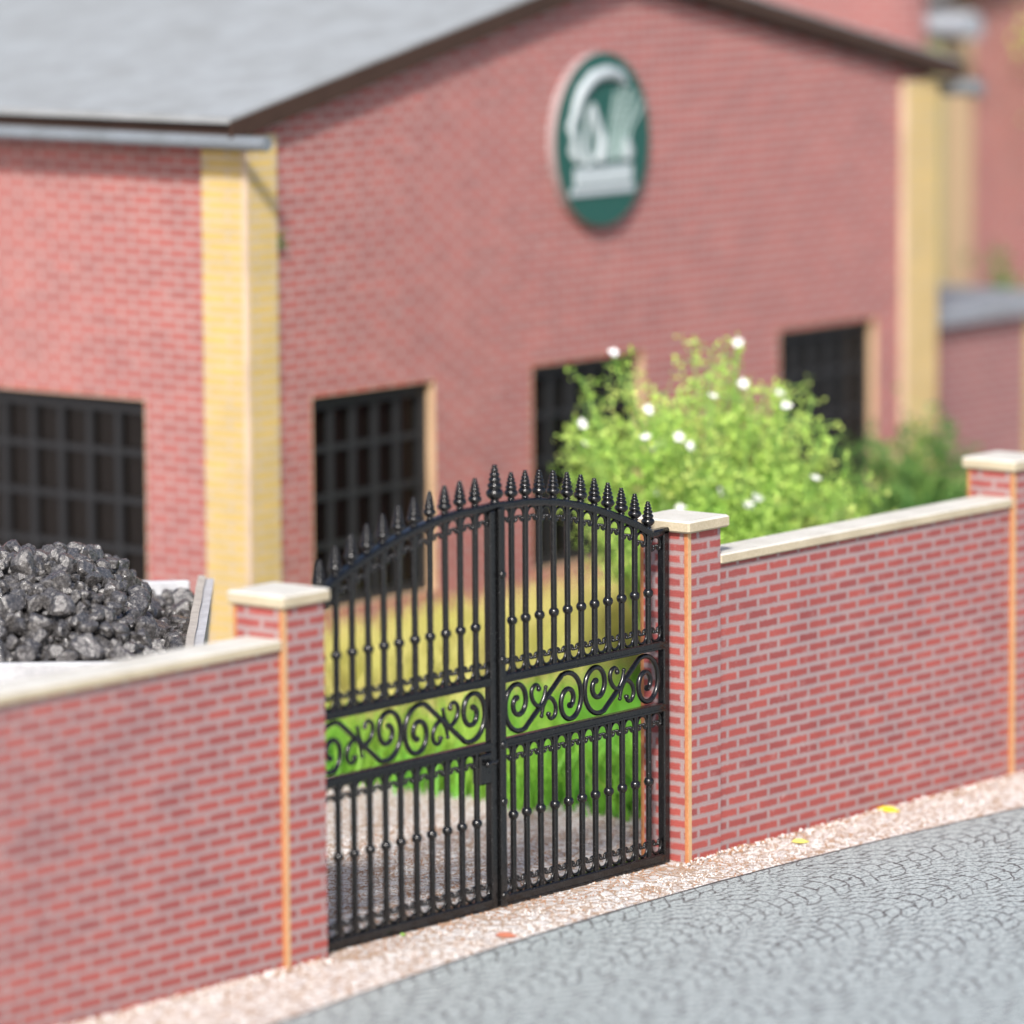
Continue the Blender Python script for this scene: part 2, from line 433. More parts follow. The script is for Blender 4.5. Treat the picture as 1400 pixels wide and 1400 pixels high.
def leaf(s, first, pitch, post, label):
    """s=1 the right leaf, s=-1 the left one; x measured from the middle of the gate"""
    fr = MB(); hb = .033
    xi, xo = .012, post
    def X(a, b): return (min(s*a, s*b), max(s*a, s*b))
    bars = [first + pitch*i for i in range(11)]
    # stiles
    a, b = X(.006, .072); fr.box(a, b, -.03, .03, .012, 2.585, 0, .008)
    a, b = X(post-.03, post+.03); fr.box(a, b, -.03, .03, .012, 2.255, 0, .008)
    # straight rails
    for z, h in ((.048, .036), (1.072, .029), (1.49, .029)):
        a, b = X(.072, post-.03); fr.box(a, b, -.029, .029, z-h, z+h, 0, .008)
        fr.box(a, b, -.036, -.028, z+h-.022, z+h-.006, 0); fr.box(a, b, -.036, -.028, z-h+.006, z-h+.018, 0)
    # arched top rail
    xs_ = [.0] + bars; zs_ = [TIPS[0]-.20] + [t_-.208 for t_ in TIPS]
    P = []
    for i in range(len(xs_)-1):
        p0, p1, p2, p3 = [Vector((s*xs_[min(max(j,0),len(xs_)-1)], 0, zs_[min(max(j,0),len(xs_)-1)])) for j in (i-1,i,i+1,i+2)]
        for k in range(4):
            u = k/4
            P.append(.5*((2*p1)+(p2-p0)*u+(2*p0-5*p1+4*p2-p3)*u*u+(3*p1-p0-3*p2+p3)*u**3))
    P.append(Vector((s*xs_[-1], 0, zs_[-1]))); P.append(Vector((s*(xs_[-1]+.03), 0, zs_[-1]-.016))); P.append(Vector((s*(post-.02), 0, zs_[-1]-.012)))
    P.append(Vector((s*(post+.028), 0, zs_[-1]-.010)))
    h = .024; w = .03
    vs = []
    for i, p in enumerate(P):
        tt = (P[min(i+1,len(P)-1)] - P[max(i-1,0)]).normalized(); nn = Vector((-tt.z, 0, tt.x))*s
        for (aa, bb) in ((-h,-w*.75),(-h,w*.75),(-h*.5,w),(h*.5,w),(h,w*.7),(h,-w*.7),(h*.5,-w),(-h*.5,-w)):
            q = p + nn*aa; vs.append((q.x, bb, q.z))
    fs = []
    for i in range(len(P)-1):
        for k in range(8):
            k2 = (k+1) % 8; f_ = (i*8+k, i*8+k2, i*8+8+k2, i*8+8+k)
            fs.append(f_ if s > 0 else tuple(reversed(f_)))
    fs.append(tuple(range((len(P)-1)*8, len(P)*8)) if s > 0 else tuple(reversed(range((len(P)-1)*8, len(P)*8))))
    fr.add(vs, fs, 0)
    if s > 0:   # meeting bar riveted over the joint
        fr.box(-.006, .055, -.052, -.031, .02, 2.60, 0, .006)
    lf = fr.build('gate_leaf', M_gate, gate)
    lf['label'] = label
    # bars with their beads
    for i, x in enumerate(bars):
        b = MB(); zt = TIPS[i]-.21
        jx = random.uniform(-.003,.003)
        b.tube([(s*x, 0, 1.50), (s*x+jx, 0, 1.85), (s*x, 0, zt)], .021, 10)
        b.ball((s*x+jx, 0, 1.852), .0345, 14, 9)
        b.tube([(s*x, 0, .06), (s*x+jx, 0, .59), (s*x, 0, 1.06)], .021, 10)
        b.ball((s*x+jx, 0, .588), .0345, 14, 9)
        b.build('bar', M_gate, lf)
        f = MB(); k = (TIPS[i]-(TIPS[i]-.188))/FH
        f.lathe((s*x, 0, TIPS[i]-.186), [(r*.97, z*.182/FH) for r, z in FP], 18)
        f.build('finial', M_gate, lf)
    # scroll panel: two S shapes, each with a pair of small curls
    x0_, x1_ = .085, post-.045; L = (x1_-x0_)/2
    for q in range(2):
        cx = x0_ + L*(q+.5)
        o1 = s_scroll(L*.985, .354, s).build('scroll', M_gate, lf); o1.location = (s*cx, 0, 1.281)
        o2 = c_scroll(s).build('small_scroll', M_gate, lf); o2.location = (s*cx, -.002, 1.281)
    # rows of little horseshoe curls
    gaps = [.072] + bars + [post-.03]
    up, dn = None, None
    for i in range(len(gaps)-1):
        a_, b_ = gaps[i], gaps[i+1]
        a_ += .0 if i == 0 else .021; b_ -= .0 if i == len(gaps)-2 else .021
        c_ = (a_+b_)/2; w_ = min(.108, b_-a_+.004)
        if s < 0 and i == 0: rows = ((.092,1),(1.523,1))
        else: rows = ((.092,1),(1.039,-1),(1.523,1))
        for z, sg in rows:
            curl_mb(w_, sg).build('curl', M_gate, lf).location = (s*c_, 0, z)
        za = zs_[min(i, len(zs_)-1)]; zb = zs_[min(i+1, len(zs_)-1)]
        z = (za+zb)/2 - .028 if i < 11 else zs_[-1]-.04
        o = curl_mb(w_, -1).build('curl', M_gate, lf); o.location = (s*c_, 0, z)
        o.rotation_euler = (0, -s*math.atan2(zb-za, .145)*.5 if i < 11 else 0, 0)
    return lf
right_leaf = leaf(1, .18, .1452, 1.80, 'right leaf of the gate, with the meeting bar')
left_leaf = leaf(-1, .19, .1525, 1.815, 'left leaf of the gate, with the lock box')
f = MB(); f.lathe((.012, 0, 2.622), [(r*1.0, z) for r, z in FPc], 20); f.build('finial', M_gate, right_leaf)['label'] = 'tallest finial, in the middle of the gate'
for z in (.09, .70, 1.07, 1.62, 2.17):
    k = MB(); pr = [(.0005,.013),(.020,.013),(.026,.010),(.028,0)]
    k.lathe((0,0,0), list(reversed(pr)), 14)
    o = k.build('rivet', M_gate, right_leaf); o.rotation_euler = (PI/2, 0, 0); o.location = (.026, -.050, z)
lk = MB(); lk.box(-.20, -.073, -.04, .034, .835, 1.036, 0, .01)
lo = lk.build('lock_box', M_gate, left_leaf)
k = MB(); k.tube([(-.165,-.04,.975),(-.165,-.075,.975)], .012, 8); k.tube([(-.175,-.076,.974),(-.14,-.078,.985),(-.10,-.076,.975),(-.07,-.07,.985)], [.014,.012,.012,.009], 8); k.ball((-.172,-.076,.974), .019, 10, 6)
k.build('handle', M_gate, left_leaf)

# ------------------------------------------------------------------ main building
def wall_with_holes(u0, u1, z0, z1, holes, extra=None):
    """list of (u0,u1,z0,z1) rectangles covering the wall around the holes"""
    cols = sorted(holes); out = []; u = u0
    for (a, b, c, d) in cols:
        out.append((u, a, z0, z1)); out.append((a, b, z0, c)); out.append((a, b, d, z1)); u = b
    out.append((u, u1, z0, z1))
    return out
def window(parent, axis, pos, a, b, c, d, nc, nr, depth=.13, label=None):
    """frame set back in the wall; axis 'y': in a wall facing -Y, 'x': facing -X"""
    def bx(mb, u0, u1, w0, w1, z0, z1, mi=0):
        if axis == 'y': mb.box(u0, u1, pos+w0, pos+w1, z0, z1, mi)
        else: mb.box(pos+w0, pos+w1, u0, u1, z0, z1, mi)
    fr = MB(); fw = .075
    bx(fr, a, a+fw, depth-.055, depth, c, d); bx(fr, b-fw, b, depth-.055, depth, c, d)
    bx(fr, a+fw, b-fw, depth-.055, depth, c, c+fw); bx(fr, a+fw, b-fw, depth-.055, depth, d-.12, d)
    pw = (b-a-fw*2)/nc; ph = .372
    for i in range(1, nc):
        x = a+fw+pw*i; bx(fr, x-.026, x+.026, depth-.04, depth-.008, c+fw, d-.12)
    for j in range(1, nr):
        z = d-.425-ph*(j-1); bx(fr, a+fw, b-fw, depth-.036, depth-.012, z-.023, z+.023)
    w = fr.build('window', M_frame, parent)
    gl = MB(); bx(gl, a-.02, b+.02, depth+.004, depth+.02, c-.02, d+.02); gl.build('pane', M_glass, w)
    rv = MB(); t_ = .006; e = -.004
    if True:
        bx(rv, a, a+t_, e, depth-.057, c+t_, d-t_); bx(rv, b-t_, b, e, depth-.057, c+t_, d-t_)
        bx(rv, a, b, e, depth-.057, c, c+t_); bx(rv, a, b, e, depth-.057, d-t_, d)
        rv.build('reveal', M_rev, w)
    return w

BX, BY = 1.574, 5.2            # nearest corner of the building
BX1, BYB = 10.70, 17.0
PK = (BX+BX1)/2; EZ = 4.60; SL = .215
bld = empty('brick_factory_building', (0, 0, 0), 'red brick factory hall with yellow corner piers, grey gable roof and barred windows', 'building')
wy = BY+.05; wx = BX+.05
hol = [(2.34,3.81,.93,2.58), (5.03,6.50,.93,2.58), (8.39,9.83,.93,2.58)]
gw = MB()
for (a, b, c, d) in wall_with_holes(wx, BX1-.05, -.05, EZ, hol): gw.box(a, b, wy, wy+.2, c, d)
zp = EZ + SL*(PK-BX)
gw.add([(wx,wy,EZ),(BX1-.05,wy,EZ),(PK,wy,zp),(wx,wy+.2,EZ),(BX1-.05,wy+.2,EZ),(PK,wy+.2,zp)], [(0,1,2),(5,4,3),(1,4,5,2),(0,2,5,3)])
gwo = gw.build('gable_wall', M_brick2, bld)
lh = [(6.28,8.50,.93,2.56), (9.6,11.6,.93,2.56), (13,15,.93,2.56)]
lw = MB()
for (a, b, c, d) in wall_with_holes(wy+.2, BYB, -.05, EZ, lh): lw.box(wx, wx+.2, a, b, c, d)
lw.box(BX1-.25, BX1-.05, wy+.2, BYB, -.05, EZ); lw.box(wx+.2, BX1-.25, BYB-.2, BYB, -.05, EZ+.0)
lw.build('side_wall', M_brick2, bld)
for (a, b, c, d) in hol: window(bld, 'y', wy, a, b, c, d, 5, 4)
for (a, b, c, d) in lh: window(bld, 'x', wx, a, b, c, d, 7, 4)
def pier(x0, x1, y0, y1, z1, cx):
    p = MB(); p.box(x0, x1, y0, y1, -.05, z1); o = p.build('corner_pier', M_yellow, bld if cx < 2 else cx_parent[0])
    e = MB(); e.box(x0-.004, x0+.03, y0-.004, y0+.05, -.05, z1-.003); e.build('pier_edge', M_pedge, o)
cx_parent = [bld]
pier(BX, BX+.345, BY, BY+.44, EZ-.01, 1)
pier(BX1-.5, BX1, BY, BY+.40, EZ-.01, 1)
# roof
ov = .25; fy = BY-.065
def roof(parent, xa, xb, ya, yb, pk, ez, sl, th=.045):
    r = MB()
    zt = lambda x: ez + .02 + sl*(min(x, 2*pk-x) - xa)
    zA = ez + .085; zP = zA + sl*(pk-xa+0)
    r.add([(xa,ya,zA),(pk,ya,zP),(pk,yb,zP),(xa,yb,zA),(xa,ya,zA+th),(pk,ya,zP+th),(pk,yb,zP+th),(xa,yb,zA+th)],
          [(0,3,2,1),(4,5,6,7),(0,1,5,4),(2,3,7,6),(3,0,4,7)])
    r.add([(xb,ya,zA),(pk,ya,zP),(pk,yb,zP),(xb,yb,zA),(xb,ya,zA+th),(pk,ya,zP+th),(pk,yb,zP+th),(xb,yb,zA+th)],
          [(0,1,2,3),(7,6,5,4),(4,5,1,0),(6,7,3,2),(7,4,0,3)])
    ro = r.build('roof', M_roof, parent)
    f = MB(); q = .004; dp = .125
    # brown barge boards along the gable and the eaves
    for (x1_, s) in ((xa, 1), (xb, -1)):
        a = (x1_-s*.012, zA+th-.03); b = (pk, zP+th-.03 + .0)
        vs = []
        for yy in (ya-.03, ya-q):
            vs += [(a[0],yy,a[1]-dp-.02),(b[0],yy,b[1]-dp-.02),(b[0],yy,b[1]),(a[0],yy,a[1])]
        fs = [(0,1,2,3),(7,6,5,4),(0,4,5,1),(3,2,6,7),(0,3,7,4)]
        f.add(vs, fs if s > 0 else [tuple(reversed(z)) for z in fs])
        lo, hi = (x1_+.07, x1_+.095) if s > 0 else (x1_-.095, x1_-.07)
        f.box(lo, hi, ya-q+.004, yb, zA-.10, zA+.012)
    f.box(xa, pk, ya+.002, yb, zA-.030, zA-.006) if False else None
    f.build('fascia', M_dark, ro)
    return ro
roof(bld, BX-ov, BX1+ov, fy, BYB+.2, PK, EZ+.01, SL)
def gutter(parent, x, z, ya, yb, r, dz=0):
    g_ = MB(); g_.tube([(x,ya,z),(x,ya+.012,z)], r*1.0, 14); 
    g_.tube([(x,ya+.012,z),(x,ya+.6,z+dz*.05),(x,yb,z+dz)], r, 14)
    g_.build('gutter', M_zinc, parent)
gutter(bld, BX-.22, 4.555, 4.80, BYB, .054, -.01)
gutter(bld, BX1+.24, 4.50, 4.92, BYB, .07)

# green oval sign on the gable
sg = empty('oval_sign', (5.86, wy, 4.33), 'dark green oval sign with white crest high on the brick gable', 'sign')
def oval(mb, rx, rz, y0, y1, n=56, mi=0, rim=None):
    vs = [(rx*math.cos(2*PI*k/n), y0, rz*math.sin(2*PI*k/n)) for k in range(n)] + [(rx*math.cos(2*PI*k/n), y1, rz*math.sin(2*PI*k/n)) for k in range(n)]
    fs = [(k, n+k, n+(k+1)%n, (k+1)%n) for k in range(n)]
    mb.add(vs, [tuple(reversed(f_)) for f_ in fs], mi); mb.add(vs, [tuple(range(n)), tuple(reversed(range(n, 2*n)))], mi)
M_swhite = mat('sign_white', (.38,.43,.455), .55); M_sgreen = mat('sign_green', (.008,.075,.06), .45)
s_ = MB(); oval(s_, .62, .695, -.085, -.002); s_.build('sign_board', stone_mat('sign_edge', (.37,.29,.295), (.33,.26,.265), 20), sg)
s_ = MB(); oval(s_, .617, .692, -.092, -.0855); s_.build('sign_face', M_sgreen, sg)
em = MB(); HU, HV = .59, .66
def E_(u, v): return (u*HU, -.098, v*HV)
def stroke(ps, r):
    r = [q*.60 for q in r]
    em.tube([E_(*p) for p in ps], r, 8)
stroke([(-.66,.28),(-.60,.45),(-.50,.60),(-.26,.76),(.06,.81),(.34,.76),(.46,.66)], [.065,.075,.085,.092,.094,.085,.06])
stroke([(-.68,.30),(-.74,.18),(-.66,.04),(-.70,-.10),(-.58,-.24)], [.05,.075,.05,.08,.06])
stroke([(-.26,.44),(-.16,.20),(-.06,-.02),(-.14,-.26)], [.04,.06,.085,.09])
stroke([(-.30,.40),(-.40,.10),(-.44,-.12),(-.36,-.28)], [.03,.03,.05,.07])
sh = MB()
for q in range(5):
    a = q/4
    tv = .56-.16*a+.12*math.sin(PI*a)
    ps_ = [(.06+.40*a,-.26+.02*a),(.14+.44*a,.10),(.28+.60*a,tv)]
    sh.tube([E_(*p) for p in ps_], [.020,.014,.011], 6)
    for w in range(5):
        b = .25+.17*w
        for sd in (-.035, .035):
            sh.ball(E_(ps_[1][0]+(ps_[2][0]-ps_[1][0])*b+sd, ps_[1][1]+(tv-.10)*b), .014, 6, 5)
stroke([(.46,-.02),(.52,-.16),(.50,-.26)], [.06,.085,.07])
em.box(-.66*HU, .62*HU, -.108, -.0925, -.545*HV, -.32*HV, 0, .004)
for q in range(9):
    x = (-.58 + 1.12*q/8)*HU
    em.box(x-.012, x+.012, -.122, -.1085, -.53*HV, -.37*HV, 0)
em.box(-.74*HU, .66*HU, -.112, -.0925, -.66*HV, -.565*HV, 0, .004)
em.build('crest', M_swhite, sg); sh.build('sheaf', mat('sign_pale_green', (.22,.31,.30), .55), sg)

# ------------------------------------------------------------------ annex and second building behind
an = empty('flat_roofed_annex', (10.9, 5.9, 0), 'low brick annex with flat grey roof beside the factory hall', 'annex')
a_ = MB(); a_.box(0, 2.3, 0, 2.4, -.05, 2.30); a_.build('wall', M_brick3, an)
a_ = MB(); a_.box(-.05, 2.9, -.12, 2.5, 2.303, 2.45, 0, .015); a_.build('roof', M_flat, an)
a_ = MB(); a_.box(2.303, 2.42, .0, .35, -.05, 2.30); a_.build('corner_pier', M_yellow, an)

b2 = empty('brick_building', (15.08, 8.0, 0), 'second red brick building with yellow pier, half hidden behind the factory hall', 'building')
w_ = MB(); w_.box(.05, 8.0, .05, .25, -.05, 5.0); w_.add([(.05,.05,5.0),(8.0,.05,5.0),(4,.05,5.85),(.05,.25,5.0),(8.0,.25,5.0),(4,.25,5.85)], [(0,1,2),(5,4,3),(1,4,5,2),(0,2,5,3)])
w_.build('gable_wall', M_brick2, b2)
w_ = MB(); w_.box(.05, .25, .25, 12, -.05, 5.0); w_.box(7.8, 8.0, .25, 12, -.05, 5.0); w_.build('side_wall', M_brick2, b2)
w_ = MB(); w_.box(0, .40, 0, .42, -.05, 4.99); w_.build('corner_pier', mat('beige_pier', (.44,.31,.19), .7), b2)
roof(b2, -.25, 8.25, -.12, 12.2, 4.0, 5.0, .215)
zz = M_zinc; M_zinc = stone_mat('pale_grey_pipe', (.31,.34,.38), (.27,.30,.34), 20); gutter(b2, -.2, 4.82, -.42, 12, .13); M_zinc = zz
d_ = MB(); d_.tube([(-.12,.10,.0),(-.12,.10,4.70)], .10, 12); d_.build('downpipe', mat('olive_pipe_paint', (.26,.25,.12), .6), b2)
tw = empty('brick_tower', (14.40, 8.0, 0), 'tall pale red brick tower rising behind the right slope of the hall roof', 'tower')
w_ = MB(); w_.box(0, .26, 0, 6, -.05, 7.4); w_.build('wall', M_brick2, tw)
w_ = MB(); w_.box(-.08, .34, -.08, 6.08, 7.403, 7.5); w_.build('coping', M_cop, tw)

# ------------------------------------------------------------------ coal wagon
wag = empty('open_wagon', (-3.513, 1.418, 0), 'pale grey open wagon heaped with coal behind the left wall', 'wagon', rz=math.radians(-50))
M_wag = stone_mat('pale_grey_wagon_paint', (.50,.51,.53), (.38,.39,.42), 12, .6)
M_wagin = stone_mat('worn_inner_lining', (.50,.46,.41), (.34,.31,.28), 14, .8)
M_steel = mat('dark_steel', (.03,.03,.032), .6)
WL, WD, WZ = 5.2, 3.55, 1.70      # wagon runs to local -X, depth +Y
b = MB(); b.box(-WL, 0, 0, WD, .62, .74); b.build('floor', M_wag, wag)
b = MB(); b.box(-WL, 0, 0, .07, .742, WZ, 0, .012)
for i in range(6): b.box(-WL+.3+i*.9, -WL+.4+i*.9, -.05, -.002, .745, WZ-.05)
b.build('side_panel', M_wag, wag)
b = MB(); b.box(-WL, 0, WD-.07, WD, .742, WZ, 0, .012); b.build('side_panel', M_wag, wag)
b = MB(); b.add([(.0,.072,.745),(.0,WD-.072,.745),(.10,WD-.072,WZ+.02),(.10,.072,WZ+.02),(.07,.072,.745),(.07,WD-.072,.745),(.17,WD-.072,WZ+.02),(.17,.072,WZ+.02)],
              [(0,3,2,1),(4,5,6,7),(3,7,6,2),(0,4,7,3),(1,2,6,5),(0,1,5,4)]); b.build('end_panel', M_wag, wag)
b = MB(); n = 24
for i in range(n):   # buckled inner lining along the end panel
    y0_ = .08 + (WD-.16)*i/n; y1_ = .08 + (WD-.16)*(i+1)/n
    o0 = .002*math.sin(i*.9); o1 = .002*math.sin((i+1)*.9)
    b.add([(.03+o0,y0_,WZ-.22),(.03+o1,y1_,WZ-.22),(.06+o1,y1_,WZ+.045+o1),(.06+o0,y0_,WZ+.045+o0),(.112+o0,y0_,WZ+.04+o0),(.112+o1,y1_,WZ+.04+o1)],
          [(0,3,2,1),(3,4,5,2)])
    b.add([(.112+o0,y0_,WZ+.04+o0),(.112+o1,y1_,WZ+.04+o1),(.105,y1_,WZ-.06),(.105,y0_,WZ-.06)], [(0,1,2,3)])
b.build('inner_lining', M_wagin, wag)
b = MB(); b.box(-WL, -WL+.07, .072, WD-.072, .742, WZ, 0, .012); b.build('end_panel', M_wag, wag)
b = MB(); b.box(-WL+.2, -.2, .7, .85, .42, .617); b.box(-WL+.2, -.2, WD-.85, WD-.7, .42, .617); b.build('chassis', M_steel, wag)
for x in (-WL+.8, -.8):
    for y in (.62, WD-.62):
        w = MB(); pr = [(.0005,-.07),(.1,-.07),(.1,-.045),(.24,-.045),(.30,-.06),(.31,0),(.30,.06),(.24,.05),(.0005,.05)]
        w.lathe((0,0,0), pr, 24); o = w.build('wheel', M_steel, wag); o.rotation_euler = (PI/2, 0, 0); o.location = (x, y, .315)
m = mat('coal', (.03,.029,.03), .5, spec=1.0); t = NT(m); o = t.obj()
t.l(t.ramp(t.noise(o, 3.5, 7, .8), [(.36, (.020,.019,.020)), (.52, (.062,.058,.057)), (.70, (.25,.24,.235))]), t.b.inputs['Base Color'])
t.l(t.ramp(t.noise(o, 4, 4, .8), [(.40, (.10,.10,.10)), (.62, (.46,.46,.46))]), t.b.inputs['Roughness'])
t.bump(t.noise(o, 5, 8, .8), .3, .025)
M_coal = m
m = m.copy(); m.name = 'small_coal'; M_coals = m
for q_ in m.node_tree.nodes:
    if q_.type == 'TEX_NOISE': q_.inputs['Scale'].default_value *= 9
    if q_.type == 'BUMP': q_.inputs['Distance'].default_value = .03
def heap(x, y):
    e = min(max((-.10-.17*(y/WD)-x)/.60, 0), 1); e = 1-(1-e)**2.4
    q = min(y, WD-y)/(WD/2); q = max(0, min(1, q)); q = 1-(1-q)**1.7
    return 1.535 + .045*min(1, e*2.5) + (.05 + .50*e*q) + .05*noise.noise(Vector((x*1.6, y*1.6, 2)))
def lump_mesh(seed):
    random.seed(seed)
    import bmesh
    bm = bmesh.new(); bmesh.ops.create_icosphere(bm, subdivisions=3, radius=1)
    pl = [(Vector((random.gauss(0,1), random.gauss(0,1), random.gauss(0,1))).normalized(), random.uniform(.48,.86)) for _ in range(10)]
    off = Vector((seed*3.1, 0, 0))
    for v in bm.verts:
        d = v.co.normalized(); r = 1.0
        for n_, h_ in pl:
            c = d.dot(n_)
            if c > .05: r = min(r, h_/c)
        r *= 1 + .07*noise.noise(d*1.8+off) + .022*noise.noise(d*7+off)
        v.co = d*r
    me = bpy.data.meshes.new('coal_lump'); bm.to_mesh(me); bm.free()
    me.materials.append(M_coal)
    return me
lumps = [lump_mesh(i) for i in range(16)]
W2 = Matrix.Translation((-3.513, 1.418, 0)) @ Matrix.Rotation(math.radians(-50), 4, 'Z')
random.seed(21)
hp = MB(); n1, n2 = 130, 90
vs = []; fs = []
for j in range(n2+1):
    for i in range(n1+1):
        x = -WL+.08 + (WL-.06)*i/n1; y = .08 + (WD-.16)*j/n2
        vs.append((x, y, heap(x, y) - .06 + .045*noise.noise(Vector((x*9, y*9, 0))) + .02*noise.noise(Vector((x*24, y*24, 0)))))
for j in range(n2):
    for i in range(n1):
        a = j*(n1+1)+i; fs.append((a, a+1, a+n1+2, a+n1+1))
hp.add(vs, fs, 0)
# small and unseen coal bedded in the heap
def put(mesh, x, y, z, r):
    rot = Matrix.Rotation(random.random()*6.28, 3, 'Z') @ Matrix.Rotation(random.random()*6.28, 3, 'X')
    vv = [rot @ v.co for v in mesh.vertices]
    hp.add([(x+q.x*r, y+q.y*r, z+q.z*r*.85) for q in vv], [tuple(p.vertices) for p in mesh.polygons], 0)
small = [lump_mesh(40+i) for i in range(3)]
import bmesh
def low(seed):
    bm = bmesh.new(); bmesh.ops.create_icosphere(bm, subdivisions=1, radius=1)
    for v in bm.verts: v.co *= random.uniform(.7, 1.15)
    me = bpy.data.meshes.new('coal_crumb'); bm.to_mesh(me); bm.free(); return me
crumbs = [low(i) for i in range(6)]
for k in range(2600):
    x = random.uniform(-WL+.12, .02); y = random.uniform(.1, WD-.1)
    if x < -1.9 and random.random() < .3: continue
    put(random.choice(crumbs), x, y, heap(x, y) - .03, random.uniform(.025, .06) if x > -1.9 else random.uniform(.06, .11))
ho = hp.build('coal_heap', M_coals, uv=False); ho.matrix_world = W2
tag(ho, 'mass of small black coal filling the pale wagon', 'coal', kind='stuff')
pts = []
tries = 0
while len(pts) < 285 and tries < 60000:
    tries += 1
    x = random.uniform(-1.75, .02); y = random.uniform(.12, WD-.12)
    r = random.choice([random.uniform(.05,.075), random.uniform(.075,.125), random.uniform(.07,.11)])
    if all((x-a)**2+(y-b_)**2 > ((r+c)*.72)**2 for a, b_, c in pts): pts.append((x, y, r))
for k, (x, y, r) in enumerate(pts):
    me = lumps[k % 16]
    o = bpy.data.objects.new('coal_lump', me); COL.objects.link(o)
    o.location = W2 @ Vector((x, y, heap(x, y) + random.uniform(-.02, .03)))
    o.rotation_euler = (random.random()*6.28, random.random()*6.28, random.random()*6.28)
    o.scale = (r*random.uniform(.9,1.25), r*random.uniform(.85,1.1), r*random.uniform(.75,1.0))
    tag(o, 'rough black lump on the coal heap in the pale wagon', 'coal lump', 'coal lumps heaped in the wagon')

# ------------------------------------------------------------------ plants
def leaf_mat(name, c1, c2, c3, sc=2.5, trans=.25):
    m = mat(name, c1, .55, spec=.3); t = NT(m); o = t.obj()
    a = t.ramp(t.noise(o, sc, 3), [(.3, c1), (.5, c2), (.7, c3)])
    w = t.ramp(t.noise(o, 26, 2), [(.3, (.7,.75,.7)), (.7, (1.25,1.2,1.2))])
    col = t.mix(1, a, w, 'MULTIPLY')
    t.l(col, t.b.inputs['Base Color'])
    tr = t.n('ShaderNodeBsdfTranslucent'); t.l(col, tr.inputs['Color'])
    mx = t.n('ShaderNodeMixShader'); mx.inputs[0].default_value = trans
    t.l(t.b.outputs[0], mx.inputs[1]); t.l(tr.outputs[0], mx.inputs[2])
    t.l(mx.outputs[0], t.t.nodes['Material Output'].inputs['Surface'])
    return m
M_leaf = leaf_mat('spring_green_leaf', (.36,.62,.10), (.52,.73,.16), (.68,.73,.23))
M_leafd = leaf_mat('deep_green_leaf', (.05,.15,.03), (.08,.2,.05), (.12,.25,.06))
M_stem = leaf_mat('green_stem', (.22,.44,.08), (.30,.52,.12), (.38,.56,.18), trans=.2)
M_grass = leaf_mat('grass_blade', (.08,.36,.05), (.20,.46,.05), (.40,.54,.09), sc=.9)
M_straw = leaf_mat('pale_grass_blade', (.60,.62,.16), (.70,.66,.24), (.62,.54,.24), sc=1.3)
M_petal = mat('white_petal', (.80,.80,.80), .5)

def quadleaf(mb, c, d, L, w, mi=0):
    d = d.normalized(); s = d.cross(Vector((random.gauss(0,1), random.gauss(0,1), random.gauss(0,1)))).normalized()
    nn = d.cross(s)
    mb.add([c, c+d*L*.45+s*w+nn*L*.08, c+d*L, c+d*L*.45-s*w+nn*L*.08], [(0,1,2,3)], mi)
def bush(name, loc, label, cat, W, Dp, H, nstem, mleaf, flowers=0, lsize=.05, dens=26, seed=1, tilt=(0,0), skew=0, bare=0):
    random.seed(seed)
    p = empty(name, loc, label, cat)
    st = MB(); lf = MB(); tips = []
    for k in range(nstem):
        a = random.random()*2*PI; rr = math.sqrt(random.random())
        h = H*(1-.24*rr**2.2)*(random.uniform(.62, 1.0) if random.random() < .86 else random.uniform(1.0, 1.11))
        base = Vector((math.cos(a)*rr*W*.2, math.sin(a)*rr*Dp*.2, 0)); h *= 1 - skew*rr*(math.cos(a)*.62 - math.sin(a)*.784)
        tip = Vector((math.cos(a)*rr*W*random.uniform(.75,1.1) + tilt[0]*random.random(), math.sin(a)*rr*Dp + tilt[1]*random.random(), h))
        mid = base.lerp(tip, .55) + Vector((0, 0, h*.14))
        P = []
        for i in range(9):
            u = i/8; P.append(base*(1-u)**2 + mid*2*u*(1-u) + tip*u*u)
        st.tube(P, [.0155*(1-.6*i/8) for i in range(9)], 5)
        tips.append(P[-1])
        for i in range(dens):
            u = random.uniform(.28, 1.0)
            q = base*(1-u)**2 + mid*2*u*(1-u) + tip*u*u
            sp = .05 + .10*random.random()
            c = q + Vector((random.gauss(0,1), random.gauss(0,1), random.gauss(0,.8)))*sp
            if c.z < bare: continue
            st.tube([q, c], [.004,.003], 3, caps=False)
            for _ in range(random.randint(3, 6)):
                dd = Vector((random.gauss(0,1), random.gauss(0,1), random.gauss(.4,.8)))
                quadleaf(lf, c + Vector((random.gauss(0,1),random.gauss(0,1),random.gauss(0,1)))*.022, dd, lsize*random.uniform(.6,1.3), lsize*random.uniform(.22,.4))
    st.build('stems', M_stem, p, uv=False); lf.build('foliage', mleaf, p, uv=False)
    return p, tips
bp, tips = bush('flowering_bush', (3.74, 2.46, 0), 'bright green bush dotted with white flowers behind the right wall', 'bush', 1.18, 1.15, 2.78, 190, M_leaf, seed=11, dens=44, lsize=.044, skew=.14, bare=1.25)
random.seed(5)
vis = sorted(tips, key=lambda q: -q.y*.3 - q.x*.4 + q.z*.4 + random.random()*2.2)[-22:]
